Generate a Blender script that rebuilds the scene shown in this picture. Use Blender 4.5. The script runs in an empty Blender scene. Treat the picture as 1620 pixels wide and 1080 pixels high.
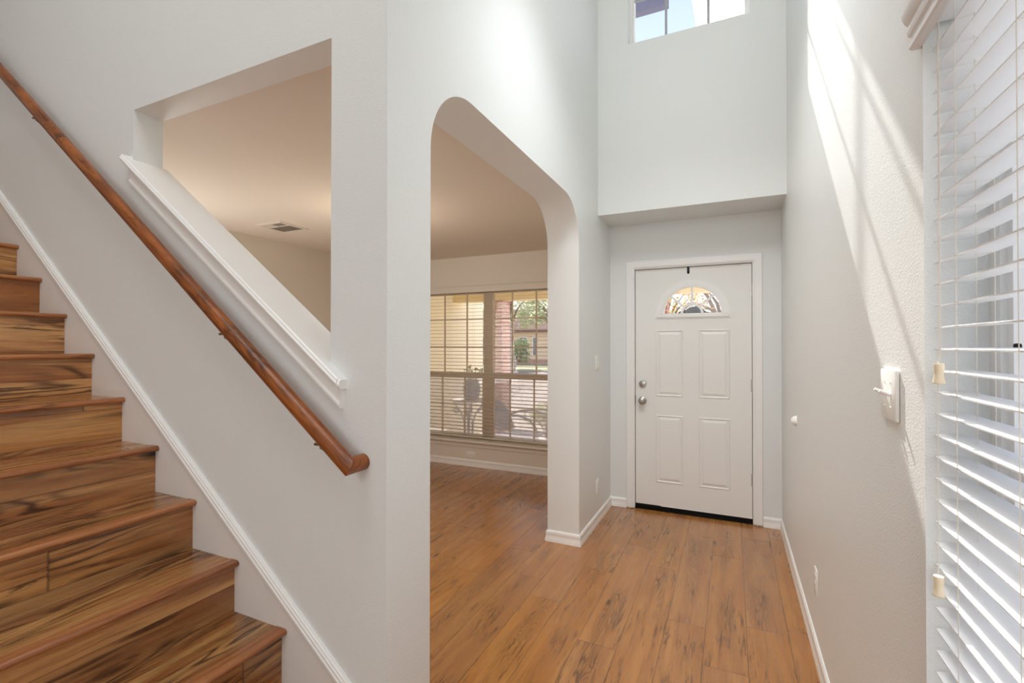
import bpy, bmesh, math, random
from mathutils import Vector, Matrix

# ---------------------------------------------------------------- camera, light, exposure
SC = bpy.context.scene
COL = SC.collection
F_PX, YAW, PITCH, ROLL, EYE = 749.0, .4342, .0078, .0006, 1.4243
cam_data = bpy.data.cameras.new('camera')
cam_data.sensor_fit = 'HORIZONTAL'
cam_data.sensor_width = 36.0
cam_data.lens = 36.0 * F_PX / 1620.0
cam_data.clip_start = 0.02
cam_data.clip_end = 500
cam = bpy.data.objects.new('camera', cam_data)
COL.objects.link(cam)
cy_, sy_ = math.cos(YAW), math.sin(YAW)
R_ = Vector((cy_, sy_, 0)); F_ = Vector((-sy_, cy_, 0)); U_ = Vector((0, 0, 1))
F2 = F_ * math.cos(PITCH) + U_ * math.sin(PITCH)
U2 = U_ * math.cos(PITCH) - F_ * math.sin(PITCH)
R3 = R_ * math.cos(ROLL) + U2 * math.sin(ROLL)
U3 = U2 * math.cos(ROLL) - R_ * math.sin(ROLL)
mw = Matrix((R3, U3, -F2)).transposed().to_4x4()
mw.translation = Vector((0, 0, EYE))
cam.matrix_world = mw
SC.camera = cam

vs = SC.view_settings
vs.view_transform = 'Standard'
vs.look = 'None'
vs.exposure = 0.36
vs.gamma = 1.0
vs.use_curve_mapping = False
SC.cycles.use_denoising = True
SC.cycles.max_bounces = 10
SC.cycles.diffuse_bounces = 6
SC.cycles.glossy_bounces = 4
SC.cycles.transparent_max_bounces = 24
SC.cycles.caustics_reflective = False
SC.cycles.caustics_refractive = False
SC.cycles.sample_clamp_indirect = 6.0

world = bpy.data.worlds.new('daylight')
SC.world = world
world.use_nodes = True
wn = world.node_tree
wn.nodes.clear()
w_out = wn.nodes.new('ShaderNodeOutputWorld')
w_bg = wn.nodes.new('ShaderNodeBackground')
w_ramp = wn.nodes.new('ShaderNodeValToRGB')
w_tc = wn.nodes.new('ShaderNodeTexCoord')
w_sep = wn.nodes.new('ShaderNodeSeparateXYZ')
wn.links.new(w_tc.outputs['Generated'], w_sep.inputs[0])
wn.links.new(w_sep.outputs['Z'], w_ramp.inputs[0])
w_ramp.color_ramp.elements[0].position = 0.0
w_ramp.color_ramp.elements[0].color = (1.0, 1.0, 1.0, 1)
w_ramp.color_ramp.elements[1].position = .7
w_ramp.color_ramp.elements[1].color = (.30, .42, .64, 1)
wn.links.new(w_ramp.outputs[0], w_bg.inputs[0])
w_bg.inputs[1].default_value = 1.4
wn.links.new(w_bg.outputs[0], w_out.inputs[0])


def sun_lamp():
    d = Vector((.233, -1.0, -1.075)).normalized()
    l = bpy.data.lights.new('sun', 'SUN')
    l.energy = 6.8
    l.angle = math.radians(.55)
    l.color = (1.0, .965, .92)
    o = bpy.data.objects.new('sun', l)
    o.rotation_euler = d.to_track_quat('-Z', 'Y').to_euler()
    o.location = (-3, 14, 14)
    COL.objects.link(o)


def area(name, loc, target, sx, sy, watts, color=(1, 1, 1)):
    l = bpy.data.lights.new(name, 'AREA')
    l.shape = 'RECTANGLE'
    l.size, l.size_y = sx, sy
    l.energy = watts
    l.color = color
    o = bpy.data.objects.new(name, l)
    o.location = loc
    o.rotation_euler = (Vector(target) - Vector(loc)).to_track_quat('-Z', 'Y').to_euler()
    COL.objects.link(o)
    return o


def point(name, loc, watts, color, r=.06):
    l = bpy.data.lights.new(name, 'POINT')
    l.energy = watts
    l.color = color
    l.shadow_soft_size = r
    o = bpy.data.objects.new(name, l)
    o.location = loc
    COL.objects.link(o)
    return o


sun_lamp()
# unseen fill lamps, added to brighten the interior
area('upper_foyer_fill', (.05, 1.7, 5.2), (-.75, 1.7, 2.6), .6, 2.6, 35, (.94, .97, 1))  # unseen fill, added to brighten the arch wall from above
point('foyer_fill_point', (-.36, 2.3, 3.5), 2, (.97, .98, 1), .3)  # added fill lamp above the frame, no fitting hangs here
area('foyer_fill_down', (-.30, 2.0, 3.7), (-.30, 2.75, 0), .6, .6, 10.5, (.93, .97, 1)).data.spread = math.radians(104)  # added downward fill for the door and lower walls
area('rear_fill', (-.4, -3.7, 2.3), (-.5, 2.5, 1.3), 1.5, 3.4, 47, (.96, .98, 1))  # unseen fill behind the camera, added to lift the door
area('stair_fill', (-1.3, .1, 5.15), (-2.2, .9, 1.2), 1.8, 1.4, 40, (.96, .98, 1))  # added overhead fill for the slanted cap and treads
area('living_side_fill', (-4.10, 1.95, 1.5), (-2.0, 3.2, 2.1), .9, 1.6, 24, (1, .97, .94))  # hidden fill, added to lift the living room walls and ceiling

# ---------------------------------------------------------------- numbers of the place
XL, XLB, XR = -.985, -1.2225, .352          # foyer left wall front/back face, right wall
YST, YSTB = 1.187, 1.305                   # stair wall front/back face
YD, YUP = 4.217, 3.792                     # door wall, upper front wall
YLV, YLVO = 4.863, 5.02                    # living room front wall inside/outside
XLL = -4.15
ZC, ZT = 2.47, 5.3


# ---------------------------------------------------------------- mesh helpers
class MB:
    def __init__(self):
        self.bm = bmesh.new()

    def _merge(self, t):
        me = bpy.data.meshes.new('tmp')
        t.to_mesh(me)
        t.free()
        self.bm.from_mesh(me)
        bpy.data.meshes.remove(me)

    def box(self, x0, x1, y0, y1, z0, z1, bev=0.0, seg=2):
        t = bmesh.new()
        bmesh.ops.create_cube(t, size=1)
        for v in t.verts:
            v.co = Vector(((x0 + x1) / 2 + v.co.x * (x1 - x0), (y0 + y1) / 2 + v.co.y * (y1 - y0), (z0 + z1) / 2 + v.co.z * (z1 - z0)))
        if bev:
            bmesh.ops.bevel(t, geom=t.edges[:], offset=bev, segments=seg, profile=.5, affect='EDGES')
        self._merge(t)
        return self

    def prism(self, pts, axis, a, b, bev=0.0):
        """pts: 2-D outline. axis x: (y,z); axis y: (x,z); axis z: (x,y)."""
        t = bmesh.new()

        def co(p, w):
            return {'x': (w, p[0], p[1]), 'y': (p[0], w, p[1]), 'z': (p[0], p[1], w)}[axis]
        lo = [t.verts.new(co(p, a)) for p in pts]
        hi = [t.verts.new(co(p, b)) for p in pts]
        n = len(pts)
        t.faces.new(lo)
        t.faces.new(hi[::-1])
        for i in range(n):
            t.faces.new((lo[i], hi[i], hi[(i + 1) % n], lo[(i + 1) % n]))
        bmesh.ops.recalc_face_normals(t, faces=t.faces[:])
        if bev:
            bmesh.ops.bevel(t, geom=t.edges[:], offset=bev, segments=2, profile=.5, affect='EDGES')
        self._merge(t)
        return self

    def sweep(self, prof, stations):
        """prof: list of 2-D points; stations: list of functions mapping a point to 3-D."""
        t = bmesh.new()
        rings = [[t.verts.new(f(p)) for p in prof] for f in stations]
        n = len(prof)
        for r0, r1 in zip(rings, rings[1:]):
            for i in range(n):
                t.faces.new((r0[i], r1[i], r1[(i + 1) % n], r0[(i + 1) % n]))
        t.faces.new(rings[0])
        t.faces.new(rings[-1][::-1])
        bmesh.ops.recalc_face_normals(t, faces=t.faces[:])
        self._merge(t)
        return self

    def tube(self, path, r, seg=12, rz=None):
        path = [Vector(p) for p in path]
        rs = r if isinstance(r, (list, tuple)) else [r] * len(path)
        t = bmesh.new()
        rings = []
        up = None
        for i, p in enumerate(path):
            if i == 0: d = path[1] - p
            elif i == len(path) - 1: d = p - path[i - 1]
            else: d = (path[i + 1] - p).normalized() + (p - path[i - 1]).normalized()
            d.normalize()
            if up is None:
                up = Vector((0, 0, 1)) if abs(d.z) < .9 else Vector((1, 0, 0))
            s = d.cross(up).normalized()
            u = s.cross(d).normalized()
            up = u
            rings.append([t.verts.new(p + (s * math.cos(a) + u * math.sin(a)) * rs[i]) for a in [2 * math.pi * k / seg for k in range(seg)]])
        for a, b in zip(rings, rings[1:]):
            for k in range(seg):
                t.faces.new((a[k], a[(k + 1) % seg], b[(k + 1) % seg], b[k]))
        t.faces.new(rings[0][::-1])
        t.faces.new(rings[-1])
        bmesh.ops.recalc_face_normals(t, faces=t.faces[:])
        self._merge(t)
        return self

    def lathe(self, prof, origin, axis='z', seg=24):
        """prof: list of (radius, height along axis)."""
        o = Vector(origin)
        A = {'x': Vector((1, 0, 0)), 'y': Vector((0, 1, 0)), 'z': Vector((0, 0, 1)), '-y': Vector((0, -1, 0)), '-x': Vector((-1, 0, 0))}[axis]
        S = Vector((0, 0, 1)) if axis != 'z' else Vector((1, 0, 0))
        T = A.cross(S)
        t = bmesh.new()
        rings = []
        for r, h in prof:
            if r < 1e-6:
                rings.append([t.verts.new(o + A * h)])
            else:
                rings.append([t.verts.new(o + A * h + (S * math.cos(a) + T * math.sin(a)) * r) for a in [2 * math.pi * k / seg for k in range(seg)]])
        for a, b in zip(rings, rings[1:]):
            if len(a) == 1 and len(b) == 1: continue
            for k in range(seg):
                k2 = (k + 1) % seg
                if len(a) == 1: t.faces.new((a[0], b[k2], b[k]))
                elif len(b) == 1: t.faces.new((a[k], a[k2], b[0]))
                else: t.faces.new((a[k], a[k2], b[k2], b[k]))
        for r in (rings[0], rings[-1]):
            if len(r) > 1: t.faces.new(r)
        bmesh.ops.recalc_face_normals(t, faces=t.faces[:])
        self._merge(t)
        return self

    def quad(self, a, b, c, d):
        self.bm.faces.new([self.bm.verts.new(p) for p in (a, b, c, d)])
        return self

    def build(self, name, mat, parent=None, smooth=True, ang=35):
        me = bpy.data.meshes.new(name)
        self.bm.to_mesh(me)
        self.bm.free()
        me.materials.append(mat)
        if smooth:
            for p in me.polygons: p.use_smooth = True
            me.set_sharp_from_angle(angle=math.radians(ang))
        o = bpy.data.objects.new(name, me)
        COL.objects.link(o)
        if parent is not None:
            o.parent = parent
            o.matrix_parent_inverse = Matrix.Translation(-Vector(parent.location)) if parent.type == 'EMPTY' else Matrix.Identity(4)
        return o


def struct(o, label=None):
    o['kind'] = 'structure'
    if label: o['label'] = label
    return o


def tag(o, label, cat, group=None, kind=None):
    o['label'] = label
    o['category'] = cat
    if group: o['group'] = group
    if kind: o['kind'] = kind
    return o


def thing(name, loc, label, cat, group=None):
    o = bpy.data.objects.new(name, None)
    o.empty_display_size = .1
    o.location = loc
    COL.objects.link(o)
    return tag(o, label, cat, group)


def arc(cx, cy, r, a0, a1, n):
    return [(cx + r * math.cos(math.radians(a0 + (a1 - a0) * i / n)), cy + r * math.sin(math.radians(a0 + (a1 - a0) * i / n))) for i in range(n + 1)]


# ---------------------------------------------------------------- materials
def lin(r, g, b):
    f = lambda c: (c / 255 / 12.92) if c / 255 <= .04045 else ((c / 255 + .055) / 1.055) ** 2.4
    return (f(r), f(g), f(b), 1)


class NT:
    def __init__(self, name):
        self.m = bpy.data.materials.new(name)
        self.m.use_nodes = True
        self.t = self.m.node_tree
        self.b = self.t.nodes['Principled BSDF']
        self.out = self.t.nodes['Material Output']
        self._o = None

    def new(self, typ, **kw):
        n = self.t.nodes.new(typ)
        for k, v in kw.items(): setattr(n, k, v)
        return n

    def link(self, a, b):
        self.t.links.new(a, b)

    def put(self, sock, v):
        if isinstance(v, bpy.types.NodeSocket): self.link(v, sock)
        else: sock.default_value = v

    def coords(self):
        if self._o is None:
            tc = self.new('ShaderNodeTexCoord')
            sp = self.new('ShaderNodeSeparateXYZ')
            self.link(tc.outputs['Object'], sp.inputs[0])
            self._o = (tc.outputs['Object'], sp.outputs[0], sp.outputs[1], sp.outputs[2])
        return self._o

    def math(self, op, a, b=0.0, c=0.0, clamp=False):
        n = self.new('ShaderNodeMath', operation=op)
        n.use_clamp = clamp
        self.put(n.inputs[0], a); self.put(n.inputs[1], b); self.put(n.inputs[2], c)
        return n.outputs[0]

    def vec(self, x, y, z):
        n = self.new('ShaderNodeCombineXYZ')
        self.put(n.inputs[0], x); self.put(n.inputs[1], y); self.put(n.inputs[2], z)
        return n.outputs[0]

    def noise(self, vec, scale, detail=2.0, rough=.5, dist=0.0):
        n = self.new('ShaderNodeTexNoise')
        self.put(n.inputs['Vector'], vec)
        n.inputs['Scale'].default_value = scale
        n.inputs['Detail'].default_value = detail
        n.inputs['Roughness'].default_value = rough
        n.inputs['Distortion'].default_value = dist
        return n.outputs['Fac']

    def ramp(self, fac, stops):
        n = self.new('ShaderNodeValToRGB')
        e = n.color_ramp.elements
        while len(e) < len(stops): e.new(.5)
        for el, (p, c) in zip(e, stops):
            el.position = p
            el.color = c if len(c) == 4 else (*c, 1)
        self.put(n.inputs[0], fac)
        return n.outputs[0]

    def rng(self, v, a, b, c=0.0, d=1.0, smooth=True):
        n = self.new('ShaderNodeMapRange')
        n.interpolation_type = 'SMOOTHSTEP' if smooth else 'LINEAR'
        self.put(n.inputs[0], v)
        for i, x in enumerate((a, b, c, d)): n.inputs[i + 1].default_value = x
        return n.outputs[0]

    def mix(self, fac, a, b, blend='MIX'):
        n = self.new('ShaderNodeMix', data_type='RGBA', blend_type=blend)
        self.put(n.inputs[0], fac); self.put(n.inputs[6], a); self.put(n.inputs[7], b)
        return n.outputs[2]

    def bump(self, h, strength, dist=.002):
        n = self.new('ShaderNodeBump')
        n.inputs['Strength'].default_value = strength
        n.inputs['Distance'].default_value = dist
        self.put(n.inputs['Height'], h)
        self.link(n.outputs[0], self.b.inputs['Normal'])

    def base(self, c, rough=.5, metal=0.0, spec=None):
        self.put(self.b.inputs['Base Color'], c)
        self.put(self.b.inputs['Roughness'], rough)
        self.b.inputs['Metallic'].default_value = metal
        if spec is not None: self.b.inputs['Specular IOR Level'].default_value = spec
        return self


def paint(name, c, rough=.5, tex=0.0, scale=190, spec=.35, mottle=0.0):
    n = NT(name)
    P = n.coords()[0]
    col = c
    if mottle:
        col = n.mix(n.rng(n.noise(P, 3.0, 3), .35, .65, 0, mottle), c, tuple(x * .93 for x in c[:3]) + (1,))
    n.base(col, rough, 0, spec)
    if tex:
        a = n.noise(P, scale, 2.0, .55)
        b = n.noise(P, scale * .45, 1.0, .5)
        n.bump(n.math('ADD', n.rng(a, .42, .68), n.math('MULTIPLY', b, .6)), tex, .0016)
    return n.m


def wood(name, cross, along, width, length, base, light, dark, streak, phase=0.0, seam=.6, rough=.38, knots=.6, ring=1.0, gs=1.0, randoff=1.0, spec=.4, tone=.25, centre=False, fibre=.5, dash=.0, coat=.0):
    """Planks: cross = (ax, ay, az) weights for the coordinate across a plank, along likewise."""
    n = NT(name)
    P, x, y, z = n.coords()

    def lc(w):
        acc = None
        for s, k in zip((x, y, z), w):
            if k:
                t = n.math('MULTIPLY', s, k)
                acc = t if acc is None else n.math('ADD', acc, t)
        return acc
    s = n.math('ADD', lc(cross), phase)
    l = lc(along)
    sx = n.math('DIVIDE', s, width)
    row = n.math('FLOOR', sx)
    fx = n.math('FRACT', sx)
    wr = n.new('ShaderNodeTexWhiteNoise', noise_dimensions='1D')
    n.link(row, wr.inputs['W'])
    ly = n.math('DIVIDE', n.math('ADD', l, n.math('MULTIPLY', wr.outputs['Value'], length * randoff * 5.37)), length)
    colr = n.math('FLOOR', ly)
    fy = n.math('FRACT', ly)
    wc = n.new('ShaderNodeTexWhiteNoise', noise_dimensions='2D')
    n.link(n.vec(row, colr, 0.0), wc.inputs['Vector'])
    sp = n.new('ShaderNodeSeparateColor')
    n.link(wc.outputs['Color'], sp.inputs[0])
    r1, r2, r3 = sp.outputs[0], sp.outputs[1], sp.outputs[2]
    off = n.math('MULTIPLY', r1, 61.0)
    # knots: sparse voronoi on stretched plank coordinates
    vo = n.new('ShaderNodeTexVoronoi')
    n.link(n.vec(n.math('MULTIPLY', s, 5.2 * gs), n.math('MULTIPLY', l, 1.7 * gs), off), vo.inputs['Vector'])
    vo.inputs['Scale'].default_value = 1.0
    kd = vo.outputs['Distance']
    kf = n.rng(kd, .0, .42, 1.0, 0.0)
    core = n.rng(kd, .03, .13, 1.0, 0.0)
    # cathedral rings
    v1 = n.vec(n.math('MULTIPLY', s, 5.0 * gs), n.math('MULTIPLY', l, .55 * gs), off)
    big = n.noise(v1, 1.6, 2.0, .5, .4)
    ph = n.math('ADD', n.math('MULTIPLY', big, 26.0 * ring), n.math('MULTIPLY', kf, 5.0 * knots))
    rings = n.math('ADD', n.math('MULTIPLY', n.math('SINE', n.math('MULTIPLY', ph, 3.0)), .5), .5)
    rings = n.math('POWER', rings, 2.2)
    # fine fibre
    v2 = n.vec(n.math('MULTIPLY', s, 60.0 * gs), n.math('MULTIPLY', l, 2.2 * gs), off)
    fib = n.noise(v2, 1.6, 5.0, .62, .3)
    v3 = n.vec(n.math('MULTIPLY', s, 14.0 * gs), n.math('MULTIPLY', l, .9 * gs), n.math('ADD', off, 7.7))
    pat = n.noise(v3, 1.0, 4.0, .6, .8)
    c = n.mix(n.rng(pat, .34, .68), base, light)
    c = n.mix(n.math('MULTIPLY', n.rng(fib, .40, .70), fibre), c, dark)
    msk = n.rng(n.noise(n.vec(n.math('MULTIPLY', s, 4.0 * gs), n.math('MULTIPLY', l, .8 * gs), n.math('ADD', off, 3.1)), 1.3, 2.0), .44, .62)
    if centre:
        cm = n.rng(n.math('ABSOLUTE', n.math('SUBTRACT', fx, n.math('ADD', .38, n.math('MULTIPLY', r3, .24)))), .08, .34, 1, 0)
        msk = n.math('MULTIPLY', msk, cm)
    c = n.mix(n.math('MULTIPLY', n.math('MULTIPLY', rings, msk), streak), c, dark)
    if dash:
        dn = n.noise(n.vec(n.math('MULTIPLY', s, 38.0 * gs), n.math('MULTIPLY', l, 3.0 * gs), n.math('ADD', off, 1.7)), 1.5, 4.0, .65, .5)
        dm = n.noise(n.vec(n.math('MULTIPLY', s, 5.0 * gs), n.math('MULTIPLY', l, 1.3 * gs), n.math('ADD', off, 9.1)), 1.3, 2.0, .5, .6)
        c = n.mix(n.math('MULTIPLY', n.math('MULTIPLY', n.rng(dn, .50, .62), n.rng(dm, .48, .64)), dash), c, tuple(v * .75 for v in dark[:3]) + (1,))
    c = n.mix(n.math('MULTIPLY', core, knots), c, tuple(v * .45 for v in dark[:3]) + (1,))
    # plank to plank tone
    hv = n.new('ShaderNodeHueSaturation')
    n.put(hv.inputs['Value'], n.rng(r2, 0, 1, 1 - tone, 1 + tone, False))
    n.put(hv.inputs['Saturation'], n.rng(r3, 0, 1, .97, 1.03, False))
    n.link(c, hv.inputs['Color'])
    c = hv.outputs[0]
    ex = n.math('MINIMUM', fx, n.math('SUBTRACT', 1.0, fx))
    ey = n.math('MINIMUM', fy, n.math('SUBTRACT', 1.0, fy))
    sm = n.math('MAXIMUM', n.rng(ex, .004, .016, 1, 0), n.rng(ey, .0006, .0024, 1, 0))
    c = n.mix(n.math('MULTIPLY', sm, seam), c, tuple(v * .35 for v in dark[:3]) + (1,))
    n.base(c, n.math('ADD', n.math('MULTIPLY', fib, .16), rough - .08), 0, spec)
    n.b.inputs['Coat Weight'].default_value = coat
    n.b.inputs['Coat Roughness'].default_value = .16
    n.bump(n.math('SUBTRACT', n.math('MULTIPLY', fib, .5), sm), .25, .0012)
    return n.m


def metal(name, c, rough=.3):
    return NT(name).base(c, rough, 1.0).m


def glass(name, tint=(1, 1, 1, 1), refl=.03):
    n = NT(name)
    tr = n.new('ShaderNodeBsdfTransparent')
    tr.inputs[0].default_value = tint
    gl = n.new('ShaderNodeBsdfGlossy')
    gl.inputs['Roughness'].default_value = .02
    lw = n.new('ShaderNodeLayerWeight')
    fr = n.math('ADD', n.math('MULTIPLY', n.math('POWER', lw.outputs['Facing'], 5.0), .9), refl)
    mx = n.new('ShaderNodeMixShader')
    n.link(fr, mx.inputs[0])
    n.link(tr.outputs[0], mx.inputs[1]); n.link(gl.outputs[0], mx.inputs[2])
    n.link(mx.outputs[0], n.out.inputs[0])
    n.t.nodes.remove(n.b)
    return n.m


def screen_mat(name, c, dens):
    n = NT(name)
    tr = n.new('ShaderNodeBsdfTransparent')
    df = n.new('ShaderNodeBsdfDiffuse')
    df.inputs[0].default_value = c
    tl = n.new('ShaderNodeBsdfTranslucent')
    tl.inputs[0].default_value = c
    m1 = n.new('ShaderNodeMixShader')
    m1.inputs[0].default_value = .5
    n.link(df.outputs[0], m1.inputs[1]); n.link(tl.outputs[0], m1.inputs[2])
    mx = n.new('ShaderNodeMixShader')
    mx.inputs[0].default_value = dens
    n.link(tr.outputs[0], mx.inputs[1]); n.link(m1.outputs[0], mx.inputs[2])
    n.link(mx.outputs[0], n.out.inputs[0])
    n.t.nodes.remove(n.b)
    return n.m


def brick_mat(name, c1, c2, mortar):
    n = NT(name)
    P, x, y, z = n.coords()
    b = n.new('ShaderNodeTexBrick')
    n.link(n.vec(n.math('ADD', x, y), z, 0.0), b.inputs['Vector'])
    b.inputs['Color1'].default_value = c1
    b.inputs['Color2'].default_value = c2
    b.inputs['Mortar'].default_value = mortar
    b.inputs['Scale'].default_value = 1.0
    b.inputs['Mortar Size'].default_value = .008
    b.inputs['Brick Width'].default_value = .21
    b.inputs['Row Height'].default_value = .075
    n.base(b.outputs['Color'], .9)
    n.bump(b.outputs['Fac'], -.5, .006)
    return n.m


def leaf_mat(name, c1, c2, rough=.6):
    n = NT(name)
    oi = n.new('ShaderNodeNewGeometry')
    n.base(n.mix(oi.outputs['Random Per Island'], c1, c2), rough)
    df = n.new('ShaderNodeBsdfTranslucent')
    n.link(n.mix(oi.outputs['Random Per Island'], c1, c2), df.inputs[0])
    mx = n.new('ShaderNodeMixShader')
    mx.inputs[0].default_value = .45
    n.link(n.b.outputs[0], mx.inputs[1]); n.link(df.outputs[0], mx.inputs[2])
    n.link(mx.outputs[0], n.out.inputs[0])
    return n.m


M = {}
M['wall'] = paint('wall paint', lin(229, 231, 229), .40, .24, 240, .4)
M['wall_smooth'] = paint('flat ceiling paint', lin(230, 229, 225), .6, .12, 120, .2)
M['living'] = paint('beige living room paint', lin(226, 219, 206), .6, .12, 150, .2)
M['living_ceiling'] = paint('beige living room ceiling paint', lin(226, 216, 202), .7, .12, 150, .15)
M['skirt'] = paint('skirt board paint', lin(226, 220, 214), .4, .05, 60, .35)
M['trim'] = paint('white trim paint', lin(240, 239, 236), .3, 0, 1, .4)
M['door'] = paint('white door paint', lin(236, 235, 231), .38, .05, 300, .4)
M['plate'] = paint('white plastic', lin(240, 239, 235), .3, 0, 1, .45)
M['tan_vinyl'] = paint('tan vinyl window frame', lin(205, 188, 165), .45, 0, 1, .35)
M['white_vinyl'] = paint('white vinyl window frame', lin(232, 232, 230), .4, 0, 1, .4)
M['grey_bar'] = paint('grey window bars', lin(165, 165, 168), .45, 0, 1, .4)
M['slat'] = paint('white faux wood slats', lin(238, 239, 240), .35, 0, 1, .4)
M['slat_tan'] = paint('cream blind slats', lin(214, 202, 184), .45, 0, 1, .35)
M['cord'] = paint('beige cord', lin(226, 218, 206), .8, .3, 900, .1)
M['tassel'] = paint('cream plastic tassel', lin(232, 218, 190), .4, .05, 80, .4, .5)
M['black'] = paint('black metal', lin(24, 24, 25), .45, 0, 1, .4)
M['rubber'] = paint('black weather strip', lin(16, 15, 14), .8, .3, 60, .2)
M['dark'] = paint('dark slot', lin(40, 38, 36), .8, 0, 1, .2)
M['vent'] = paint('off-white vent enamel', lin(224, 214, 202), .45, 0, 1, .3)
M['duct'] = paint('duct behind louvres', lin(140, 132, 124), .8, 0, 1, .1)
M['nickel'] = metal('satin nickel', lin(176, 172, 165), .28)
M['brass'] = metal('aged brass', lin(150, 124, 84), .35)
M['glass'] = glass('clear window glass')
M['screen'] = screen_mat('insect screen mesh', lin(214, 212, 222), .50)
M['floor'] = wood('pine plank floor', (1, 0, 0), (0, 1, 0), .186, 1.22, lin(168, 110, 57), lin(184, 127, 68), lin(100, 65, 35), .85, .122, .6, .26, .8, 2.0, 1.3, 1.0, .5, .06, True, .32, .75, .5)
M['stair'] = wood('acacia stair planks', (-1, 0, 1), (0, 1, 0), .125, 2.4, lin(156, 98, 54), lin(204, 154, 96), lin(70, 39, 20), .9, .03, .5, .27, 1.0, .9, 1.0, 1.0, .5, .2, False, .35, .8, .2)
M['nosing'] = wood('acacia stair nosing', (-1, 0, 1), (0, 1, 0), 5.0, 9.0, lin(158, 98, 60), lin(184, 124, 78), lin(92, 54, 30), .6, .02, .0, .26, .2, .8, 1.3, 1.0, .5, .05)
S_R = math.atan(.754)
M['oak'] = wood('stained oak handrail', (-math.sin(S_R), .6, -math.cos(S_R)), (math.cos(S_R), 0, -math.sin(S_R)), 5.0, 9.0, lin(136, 73, 30), lin(166, 95, 42), lin(62, 30, 12), .75, 2.5, .0, .38, .1, 1.5, 2.2, 1.0, .5, .0, False, .75, .7)
M['cream_siding'] = paint('cream stucco', lin(248, 242, 214), .9, .2, 40, .1)
M['yellow_beam'] = paint('yellow cream painted beam', lin(240, 222, 178), .7, .1, 40, .2)
M['brick'] = brick_mat('rose brick', lin(176, 122, 112), lin(196, 146, 134), lin(205, 190, 180))
M['concrete'] = paint('pale concrete', lin(186, 170, 156), .9, .2, 30, .1, .8)
M['lawn'] = paint('dry pale lawn', lin(176, 172, 140), .95, .4, 20, .05, 1.0)
M['street'] = paint('street', lin(166, 152, 146), .9, .2, 20, .1, .8)
M['house_wall'] = paint('tan house siding', lin(236, 210, 188), .9, .15, 10, .1)
M['house_roof'] = paint('weathered brown roof', lin(134, 104, 96), .9, .3, 8, .1, 1.0)
M['house_window'] = paint('grey house window', lin(120, 124, 130), .2, 0, 1, .5)
M['eave'] = paint('slate painted eave', lin(98, 98, 122), .7, .2, 40, .2, 1.0)
M['white_stucco'] = paint('white stucco', lin(250, 248, 244), .9, .1, 20, .1)
M['iron'] = paint('grey wrought iron', lin(120, 118, 120), .5, 0, 1, .4)
M['stone_top'] = paint('stone table top', lin(196, 190, 184), .6, .1, 60, .3)
M['pot'] = paint('grey glazed pot', lin(110, 112, 122), .5, .2, 30, .4, 1.0)
M['mesh_fabric'] = paint('grey sling fabric', lin(118, 118, 126), .8, .4, 300, .1)
M['leaf'] = leaf_mat('grey green leaves', lin(150, 160, 116), lin(212, 214, 178))
M['leaf_dark'] = leaf_mat('dark green leaves', lin(112, 128, 92), lin(170, 182, 142))
M['leaf_ochre'] = leaf_mat('ochre leaves', lin(150, 108, 42), lin(206, 168, 92))
M['bark'] = paint('tree bark', lin(120, 100, 84), .9, .5, 20, .1, 1.0)
M['twig'] = paint('dark twigs', lin(34, 25, 20), .9, .4, 60, .1)
M['lamp_glass'] = NT('warm lamp glass').base(lin(255, 220, 170), .4).m
_ln = M['lamp_glass'].node_tree.nodes['Principled BSDF']
_ln.inputs['Emission Color'].default_value = (1, .66, .36, 1)
_ln.inputs['Emission Strength'].default_value = 3.0

# ================================================================ THE ROOM
# floor
f = MB()
f.box(-6, XR, -4, YD + .04, -.06, 0).box(XLL, XLB, YD + .04, YLV + .01, -.06, 0)
struct(f.build('floor', M['floor'], None, False), 'wide orange-brown pine plank floor running toward the front door')

# wall with the arch: between foyer and living room
ARC_R = .30
arch = [(YST, 0), (1.424, 0)]
arch += [(1.424 + .30 * (1 - math.cos(t)), 2.434 - .30 + .30 * math.sin(t)) for t in [math.pi / 2 * i / 16 for i in range(17)]]
arch += [(3.257 - .30 * (1 - math.cos(t)), 2.434 - .30 + .30 * math.sin(t)) for t in [math.pi / 2 * (1 - i / 16) for i in range(17)]]
arch += [(3.257, 0), (YLVO, 0), (YLVO, 2.60), (YUP + .16, 2.60), (YUP + .16, ZT), (YST, ZT)]
m = MB().prism(arch, 'x', XLB, XL)
struct(m.build('wall_arch', M['wall'], None, True, 30), 'white textured wall with a tall round-cornered arch beside the foyer')

# stair wall with the slanted opening
XO1, XO2, ZO = -2.392, XLB, 2.462
def zcap(x): return 1.366 + .748 * (-1.222 - x)
m = MB()
m.prism([(-6.0, 0), (XO1, 0), (XO1, ZT), (-6.0, ZT)], 'y', YST, YSTB)
m.prism([(XO1, 0), (XO2, 0), (XO2, zcap(XO2) - .02), (XO1, zcap(XO1) - .02)], 'y', YST, YSTB)
m.prism([(XO1, ZO), (XO2, ZO), (XO2, ZT), (XO1, ZT)], 'y', YST, YSTB)
struct(m.build('wall_stair', M['wall'], None, False), 'white textured wall beside the stairs with a slanted opening')

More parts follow.
